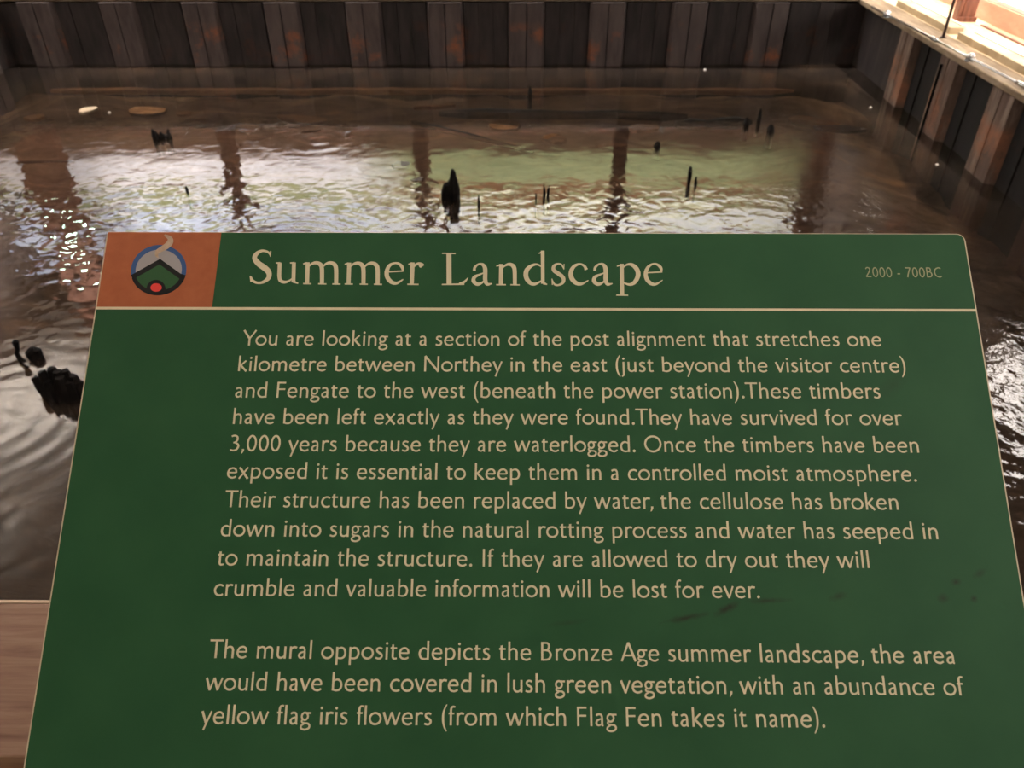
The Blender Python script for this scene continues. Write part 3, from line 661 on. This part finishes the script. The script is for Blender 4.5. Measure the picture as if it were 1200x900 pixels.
# u
L_(T1, (192, 142, 5), (218, 142, 8)); L_(T1, (215, 140, 18), (212, 222, 18))
st_(T1, [(212, 215, 18), (218, 243, 17), (240, 254, 14), (266, 249, 9), (292, 230, 5)])
L_(T1, (275, 142, 5), (302, 141, 8)); L_(T1, (298, 139, 18), (295, 256, 18)); L_(T1, (295, 251, 12), (323, 262, 5))
for dx_, e in ((0, 0), (243, 2)):            # m m
    L_(T1, (352 + dx_, 148 + e, 5), (374 + dx_, 142 + e, 9)); L_(T1, (379 + dx_, 138 + e, 19), (375 + dx_, 264 + e, 19)); L_(T1, (352 + dx_, 263 + e, 6), (400 + dx_, 264 + e, 6))
    st_(T1, [(380 + dx_, 168 + e, 5), (400 + dx_, 149 + e, 10), (428 + dx_, 141 + e, 15), (453 + dx_, 152 + e, 20), (462 + dx_, 180 + e, 20), (462 + dx_, 264 + e, 19)])
    L_(T1, (440 + dx_, 264 + e, 6), (488 + dx_, 265 + e, 6))
    st_(T1, [(464 + dx_, 168 + e, 5), (484 + dx_, 149 + e, 10), (511 + dx_, 141 + e, 15), (536 + dx_, 152 + e, 20), (545 + dx_, 180 + e, 20), (545 + dx_, 264 + e, 19)])
    L_(T1, (523 + dx_, 265 + e, 6), (571 + dx_, 266 + e, 6))
# e
L_(T1, (845, 194, 7), (938, 189, 7))
st_(T1, [(936, 192, 6), (931, 165, 15), (912, 147, 12), (888, 143, 9), (858, 157, 15), (842, 190, 20), (845, 225, 21), (868, 253, 19), (900, 260, 13), (938, 238, 4)])
# r
L_(T1, (968, 150, 5), (990, 143, 9)); L_(T1, (993, 139, 20), (988, 266, 19)); L_(T1, (962, 267, 6), (1028, 268, 6))
st_(T1, [(994, 172, 5), (1012, 152, 10), (1030, 147, 15), (1044, 156, 25), (1050, 163, 20)])
# L
L_(T2, (55, 72, 6), (122, 73, 6)); L_(T2, (89, 70, 23), (90, 226, 23)); L_(T2, (54, 226, 6), (165, 224, 8)); st_(T2, [(140, 221, 8), (165, 213, 11), (184, 192, 3)])
for dx_ in (0, 594):                         # a ... a
    st_(T2, [(214 + dx_, 158, 14), (217 + dx_, 141, 12), (235 + dx_, 126, 9), (256 + dx_, 128, 14), (267 + dx_, 146, 20), (268 + dx_, 175, 20), (268 + dx_, 204, 20), (278 + dx_, 224, 15), (302 + dx_, 221, 4)])
    st_(T2, [(266 + dx_, 167, 5), (240 + dx_, 177, 9), (215 + dx_, 190, 16), (211 + dx_, 210, 19), (230 + dx_, 224, 16), (250 + dx_, 218, 10), (268 + dx_, 203, 5)])
# n
L_(T2, (323, 136, 5), (341, 129, 8)); L_(T2, (347, 125, 19), (345, 226, 19)); L_(T2, (322, 227, 6), (370, 227, 6))
st_(T2, [(347, 150, 5), (365, 133, 9), (387, 126, 14), (406, 135, 19), (413, 158, 19), (414, 226, 18)]); L_(T2, (392, 227, 6), (438, 228, 6))
# d
st_(T2, [(550, 142, 5), (525, 127, 9), (497, 133, 14), (473, 155, 21), (469, 186, 22), (485, 214, 19), (512, 224, 13), (550, 205, 5)])
L_(T2, (532, 73, 5), (552, 64, 8)); L_(T2, (551, 59, 17), (552, 222, 17)); L_(T2, (555, 219, 13), (573, 226, 5))
# s
L_(T2, (657, 124, 4), (656, 152, 3))
st_(T2, [(655, 148, 4), (645, 129, 8), (626, 124, 9), (607, 135, 15), (606, 155, 18), (630, 173, 19), (652, 192, 18), (652, 214, 15), (632, 228, 9), (610, 225, 9), (597, 200, 4)]); L_(T2, (597, 197, 4), (599, 228, 5))
# c
st_(T2, [(766, 153, 16), (757, 135, 12), (735, 125, 9), (708, 135, 15), (692, 160, 20), (693, 192, 22), (714, 217, 19), (742, 223, 13), (777, 205, 4)])
# p
L_(T2, (917, 136, 5), (938, 129, 8)); L_(T2, (941, 124, 19), (943, 277, 19)); L_(T2, (914, 278, 6), (973, 279, 6))
st_(T2, [(942, 148, 5), (965, 129, 9), (990, 128, 15), (1014, 148, 21), (1022, 178, 22), (1007, 212, 19), (980, 226, 12), (943, 214, 5)])
# e
L_(T2, (1062, 168, 6), (1140, 164, 6))
st_(T2, [(1138, 167, 6), (1134, 144, 14), (1117, 128, 11), (1097, 124, 8), (1073, 138, 14), (1060, 165, 18), (1063, 196, 19), (1084, 220, 17), (1110, 224, 11), (1143, 204, 4)])
upward(tb.build('title_lettering', M['letter'], sign))

# humanist sans alphabet as strokes, thousandths of an em
S, T_ = 80, 68
def p_(*pts, w=None): return ('s', [(a, b, w or T_ + 4) for a, b in pts])
def l_(x0, y0, x1, y1, w=S): return ('l', [(x0, y0, w), (x1, y1, w)])
def e_(cx, cy, rx, ry, w=T_ + 6): return ('e', cx, cy, rx, ry, w)
def d_(cx, cy, r=54): return ('d', cx, cy, r)
def bowl(x, mx, s=1): return ('s', [(x, 330, 40), (x + s * 60, 390, 56), (x + s * 165, 420, T_), (x + s * 275, 365, 76), (x + s * 322, 228, S), (x + s * 280, 88, 76), (x + s * 180, 33, T_), (x + s * 70, 35, 62), (x, 60, 56)])
G = {
 ' ': (278, []),
 'a': (432, [p_((82, 378), (140, 410), (205, 420), (270, 396), (300, 330), (303, 250), w=70), l_(303, 262, 303, 90), ('s', [(303, 110, S), (308, 45, 74), (352, 8, 40)]),
             ('s', [(300, 262, 44), (230, 248, 58), (130, 205, 68), (88, 122, 76), (125, 48, 70), (195, 32, 64), (262, 66, 52), (303, 112, 40)])]),
 'b': (516, [l_(108, 24, 108, 690), bowl(108, 0)]),
 'c': (438, [('s', [(402, 372, 70), (340, 410, 70), (258, 420, 70), (140, 370, 76), (80, 225, S), (138, 80, 76), (255, 30, 70), (340, 36, 70), (408, 70, 70)])]),
 'd': (516, [l_(408, 0, 408, 690), bowl(408, 0, -1)]),
 'e': (492, [l_(85, 238, 418, 238, 56), ('s', [(418, 225, 72), (400, 340, 72), (340, 402, 68), (255, 420, 68), (135, 370, 74), (78, 225, S), (122, 88, 76), (240, 30, 70), (335, 38, 70), (422, 84, 66)])]),
 'f': (264, [l_(112, 0, 112, 560), ('s', [(112, 540, S), (135, 625, 74), (200, 662, 66), (268, 645, 62)]), l_(22, 418, 240, 418, 62)]),
 'g': (432, [e_(192, 292, 118, 128, 68), l_(258, 408, 425, 408, 62), ('s', [(130, 185, 50), (82, 132, 60), (108, 78, 62), (210, 52, 62), (320, 38, 66), (382, -22, 70), (365, -115, 70), (225, -172, 66), (90, -140, 68), (62, -75, 70), (100, -12, 60), (190, 30, 50)])]),
 'h': (500, [l_(108, 0, 108, 690), ('s', [(108, 300, 40), (160, 378, 56), (250, 420, 68), (345, 395, 74), (388, 310, S), (392, 220, S), (392, 0, S)])]),
 'i': (214, [l_(107, 0, 107, 449), d_(107, 588, 50)]),
 'j': (214, [('s', [(107, 449, S), (107, 100, S), (107, -80, S), (88, -155, 70), (25, -200, 40)]), d_(107, 588, 50)]),
 'k': (478, [l_(108, 0, 108, 690), l_(140, 232, 380, 462, 66), l_(165, 262, 425, -12, 84)]),
 'l': (214, [l_(107, 0, 107, 690)]),
 'm': (772, [l_(108, 0, 108, 449), ('s', [(108, 300, 40), (150, 378, 56), (228, 420, 68), (318, 398, 74), (354, 310, S), (356, 220, S), (356, 0, S)]) if 0 else ('s', [(108, 300, 40), (155, 378, 56), (240, 420, 68), (335, 397, 74), (376, 310, S), (379, 220, S), (379, 0, S)]),
             ('s', [(379, 300, 40), (430, 378, 56), (515, 420, 68), (612, 397, 74), (655, 310, S), (658, 220, S), (658, 0, S)])]),
 'n': (500, [l_(108, 0, 108, 449), ('s', [(108, 300, 40), (160, 378, 56), (250, 420, 68), (345, 395, 74), (388, 310, S), (392, 220, S), (392, 0, S)])]),
 'o': (536, [e_(268, 225, 205, 195)]),
 'p': (516, [l_(108, -205, 108, 449), bowl(108, 0)]),
 'r': (352, [l_(108, 0, 108, 449), ('s', [(108, 280, 40), (150, 370, 60), (215, 418, 74), (285, 420, 76), (345, 398, 70)])]),
 's': (372, [('s', [(302, 385, 66), (240, 416, 66), (165, 418, 68), (102, 375, 74), (108, 300, 78), (180, 245, 80), (262, 196, 80), (292, 125, 78), (245, 48, 72), (160, 30, 68), (52, 62, 66)])]),
 't': (322, [l_(128, 120, 128, 540), ('s', [(128, 160, S), (136, 75, 76), (190, 32, 70), (290, 45, 62)]), l_(35, 416, 285, 416, 64), ('p', [(35, 420), (168, 560), (168, 420)])]),
 'u': (500, [l_(392, 0, 392, 449), ('s', [(108, 449, S), (108, 230, S), (112, 130, S), (158, 52, 74), (250, 30, 68), (335, 70, 56), (392, 150, 40)])]),
 'v': (432, [l_(48, 455, 225, 5, 84), l_(215, 5, 388, 455, 64), ('p', [(175, -5), (255, -5), (240, 70), (190, 70)])]),
 'w': (705, [l_(45, 455, 205, 5, 84), l_(195, 5, 352, 452, 64), l_(345, 452, 508, 5, 84), l_(498, 5, 662, 455, 64)]),
 'x': (468, [l_(52, 456, 418, -8, 88), l_(405, 456, 52, -8, 66)]),
 'y': (440, [l_(48, 456, 228, 20, 84), l_(402, 456, 135, -212, 64)]),
 'z': (430, [l_(48, 417, 372, 417, 64), l_(340, 410, 72, 40, 70), l_(48, 33, 388, 33, 66)]),
 'A': (640, [l_(52, 0, 322, 690, 72), l_(318, 690, 592, 0, 86), l_(155, 215, 490, 215, 64)]),
 'B': (575, [l_(118, 0, 118, 682), ('s', [(118, 648, 66), (240, 648, 66), (340, 630, 72), (385, 530, S), (340, 420, 72), (240, 382, 62), (118, 380, 62)]), ('s', [(118, 378, 60), (260, 378, 62), (380, 350, 72), (450, 215, 84), (385, 70, 76), (250, 34, 66), (118, 34, 66)])]),
 'C': (620, [('s', [(560, 600, 70), (470, 645, 70), (370, 655, 72), (170, 560, 80), (95, 341, 86), (175, 120, 80), (370, 28, 72), (480, 38, 70), (570, 85, 70)])]),
 'F': (505, [l_(118, 0, 118, 682), l_(100, 648, 440, 648, 68), l_(118, 365, 425, 365, 66)]),
 'I': (258, [l_(129, 0, 129, 682)]),
 'N': (778, [l_(112, 0, 112, 682), l_(670, 0, 670, 682), l_(98, 690, 686, -8, 88)]),
 'O': (812, [e_(406, 341, 322, 315, 78)]),
 'T': (560, [l_(280, 0, 280, 640, 84), l_(20, 648, 542, 648, 70)]),
 'Y': (600, [l_(38, 695, 305, 310, 86), l_(562, 695, 300, 310, 68), l_(302, 0, 302, 340, 84)]),
 '0': (500, [e_(250, 338, 168, 308, 76)]),
 '2': (500, [('s', [(75, 560, 66), (150, 645, 70), (250, 652, 72), (345, 600, 78), (365, 500, 84), (310, 380, 80), (200, 220, 76), (80, 50, 74)]), l_(60, 36, 440, 36, 72)]),
 '3': (500, [('s', [(95, 622, 68), (190, 652, 70), (285, 640, 74), (350, 565, 80), (335, 445, 76), (250, 375, 62), (185, 365, 58)]), ('s', [(185, 365, 58), (290, 350, 66), (385, 285, 78), (405, 190, 84), (340, 75, 76), (220, 32, 70), (70, 60, 66)])]),
 '7': (500, [l_(60, 646, 430, 646, 70), ('s', [(415, 640, 74), (320, 420, 80), (230, 200, 84), (180, 0, 88)])]),
 ',': (219, [('s', [(120, 95, 88), (118, 20, 76), (85, -60, 46), (60, -105, 20)])]),
 '.': (219, [d_(110, 50, 58)]),
 '-': (322, [l_(60, 235, 262, 235, 74)]),
 '(': (292, [('s', [(248, 735, 38), (170, 600, 60), (118, 430, 74), (108, 270, 80), (120, 100, 74), (170, -70, 60), (248, -205, 38)])]),
 ')': (292, [('s', [(44, 735, 38), (122, 600, 60), (174, 430, 74), (184, 270, 80), (172, 100, 74), (122, -70, 60), (44, -205, 38)])]),
}
KERN = {('Y', 'o'): -60, ('T', 'h'): -12, ('A', 'g'): -20, ('.', 'T'): -30, (',', ' '): -60, ('r', ','): -50, ('e', ' '): 0, ('f', 'l'): -14, ('F', 'e'): -20, ('v', 'e'): -10, ('r', 'o'): -10, ('w', 'o'): -10, ('y', 'o'): -10, ('k', 'e'): -12}
def advance(txt):
    return sum(G[c_][0] for c_ in txt) + sum(KERN.get((txt[i], txt[i + 1]), 0) for i in range(len(txt) - 1))
def draw_text(mb, txt, origin, du, ey, ex):
    """origin (u,v) of the pen, du unit baseline direction in (u,v), ex/ey metres per unit along and up"""
    pen = 0; k = 0
    nvx, nvy = du[1], -du[0]                 # 'up' in (u,v) : v grows down
    for i, c_ in enumerate(txt):
        def xf(x, y, pen=pen):
            a, b = (pen + x) * ex, y * ey
            return (origin[0] + du[0] * a + nvx * b, -(origin[1] + du[1] * a + nvy * b))
        for s_ in G[c_][1]:
            k += 1; z = Z0 + .00004 + (k % 40) * 2e-7
            if s_[0] == 's': ribbon(mb, cat(s_[1], 5), xf, z)
            elif s_[0] == 'l': ribbon(mb, s_[1], xf, z)
            elif s_[0] == 'e':
                _, cx, cy, rx, ry, ww = s_
                ribbon(mb, [(cx + rx * math.cos(t * math.pi / 14), cy + ry * math.sin(t * math.pi / 14), ww) for t in range(28)], xf, z, True)
            elif s_[0] == 'p': mb.poly([(*xf(x, y), z) for x, y in s_[1]])
            else:
                mb.poly([(*xf(s_[1] + s_[3] * math.cos(t * math.pi / 8), s_[2] + s_[3] * math.sin(t * math.pi / 8)), z) for t in range(16)])
        pen += G[c_][0] + (KERN.get((c_, txt[i + 1]), 0) if i + 1 < len(txt) else 0)
EM = .02196
LINES = [
 ("You are looking at a section of the post alignment that stretches one", .1447, .1173, .7451, .1161, 5, 38),
 ("kilometre between Northey in the east (just beyond the visitor centre)", .1432, .1424, .7649, .1416, 68, 50),
 ("and Fengate to the west (beneath the power station).These timbers", .1428, .1678, .7382, .1664, 48, 42),
 ("have been left exactly as they were found.They have survived for over", .1434, .1928, .7550, .1915, 68, 6),
 ("3,000 years because they are waterlogged. Once the timbers have been", .1429, .2180, .7667, .2168, 55, 68),
 ("exposed it is essential to keep them in a controlled moist atmosphere.", .1428, .2427, .7613, .2430, 38, 52),
 ("Their structure has been replaced by water, the cellulose has broken", .1434, .2684, .7418, .2681, 18, 68),
 ("down into sugars in the natural rotting process and water has seeped in", .1426, .2939, .7732, .2935, 48, 68),
 ("to maintain the structure. If they are allowed to dry out they will", .1423, .3189, .7103, .3184, 35, 66),
 ("crumble and valuable information will be lost for ever.", .1419, .3445, .6132, .3441, 40, 52),
 ("The mural opposite depicts the Bronze Age summer landscape, the area", .1433, .3952, .7728, .3965, 18, 70),
 ("would have been covered in lush green vegetation, with an abundance of", .1426, .4208, .7770, .4213, 5, 0),
 ("yellow flag iris flowers (from which Flag Fen takes it name).", .1418, .4469, .6589, .4466, 5, 52),
]
for (txt, u0, v0, u1, v1, lsb, rsb) in LINES:
    nat = advance(txt) - lsb - rsb
    L = math.hypot(u1 - u0, v1 - v0); ex = L / nat
    print('LINE', round(ex * 1000 / EM, 4), txt[:20])
    mb = MB(); du = ((u1 - u0) / L, (v1 - v0) / L)
    draw_text(mb, txt, (u0 - du[0] * lsb * ex, v0 - du[1] * lsb * ex), du, EM / 1000, ex)
    upward(mb.build('text_line', M['letter'], sign))
(u0, v0), (u1, v1) = uv(1014.8, 325), uv(1103.5, 325.4)
txt = "2000 - 700BC"; L = math.hypot(u1 - u0, v1 - v0); ex = L / (advance(txt) - 100)
mb = MB(); draw_text(mb, txt, (u0 - 50 * ex, v0), ((u1 - u0) / L, (v1 - v0) / L), abs(uv(1060, 325)[1] - uv(1060, 313.3)[1]) / 682, ex)
upward(mb.build('date_lettering', M['letter_faint'], sign))
# brackets under the board
rail_ang = math.atan2(.0595745551, .998)
hr = empty('handrail', (0, 0, 0)); 
tag(hr, 'pinkish brown wooden handrail plank with pale edge behind the sign at lower left', 'handrail')
pa = on_z(0, 703, 1.65); pb = on_z(0, 887, 1.65)
o0 = Vector((pa.x, pa.y, 1.65)); dr = Vector((math.cos(rail_ang), math.sin(rail_ang), 0)); dn = Vector((-dr.y, dr.x, 0))
wd = (pa - pb).dot(dn)
hr.location = o0; hr.rotation_euler = (0, 0, rail_ang)
MB().box(-1.3, -wd, -.04, 2.2, -.0045, 0).build('plank', M['rail'], hr, bevel=.002)
MB().box(-1.3, -.004, -.04, 2.2, 0, .0).build('edge_strip', M['rail_edge'], hr)
for x in (-1.2, .25, 1.9):
    MB().box(x, -wd + .03, -.92, x + .09, -.05, -.041).build('post', M['dark_wood'], hr, bevel=.004)
i = 0; x = -1.3
while x < 2.1:
    MB().box(x, -wd + .012, -.90, x + .115, -wd + .028, -.042).build('shade_board', M['dark_wood'], hr); x += .12  # dark boards added to stand for the shade below the plank
for uo in (.20, .62):
    # board underside height above the plank at two points
    def under(v_): q = BT + BU * uo + BV * v_ - BN * (TH + .0005); return q
    A, B = under(.26), under(.40)
    inv = hr.matrix_world
    mb = MB(); pts = [A, B, Vector((B.x, B.y, 1.651)), Vector((A.x, A.y, 1.651))]
    if B.z < 1.66: continue
    offs = BU * .03
    vs_ = [tuple(q) for q in pts] + [tuple(q + offs) for q in pts]
    mb.v = [tuple((sign.matrix_world.inverted() @ Vector(q))) for q in vs_]
    mb.f = [(0, 1, 2, 3), (7, 6, 5, 4), (0, 4, 5, 1), (1, 5, 6, 2), (2, 6, 7, 3), (3, 7, 4, 0)]
    mb.build('bracket', M['dark_wood'], sign)
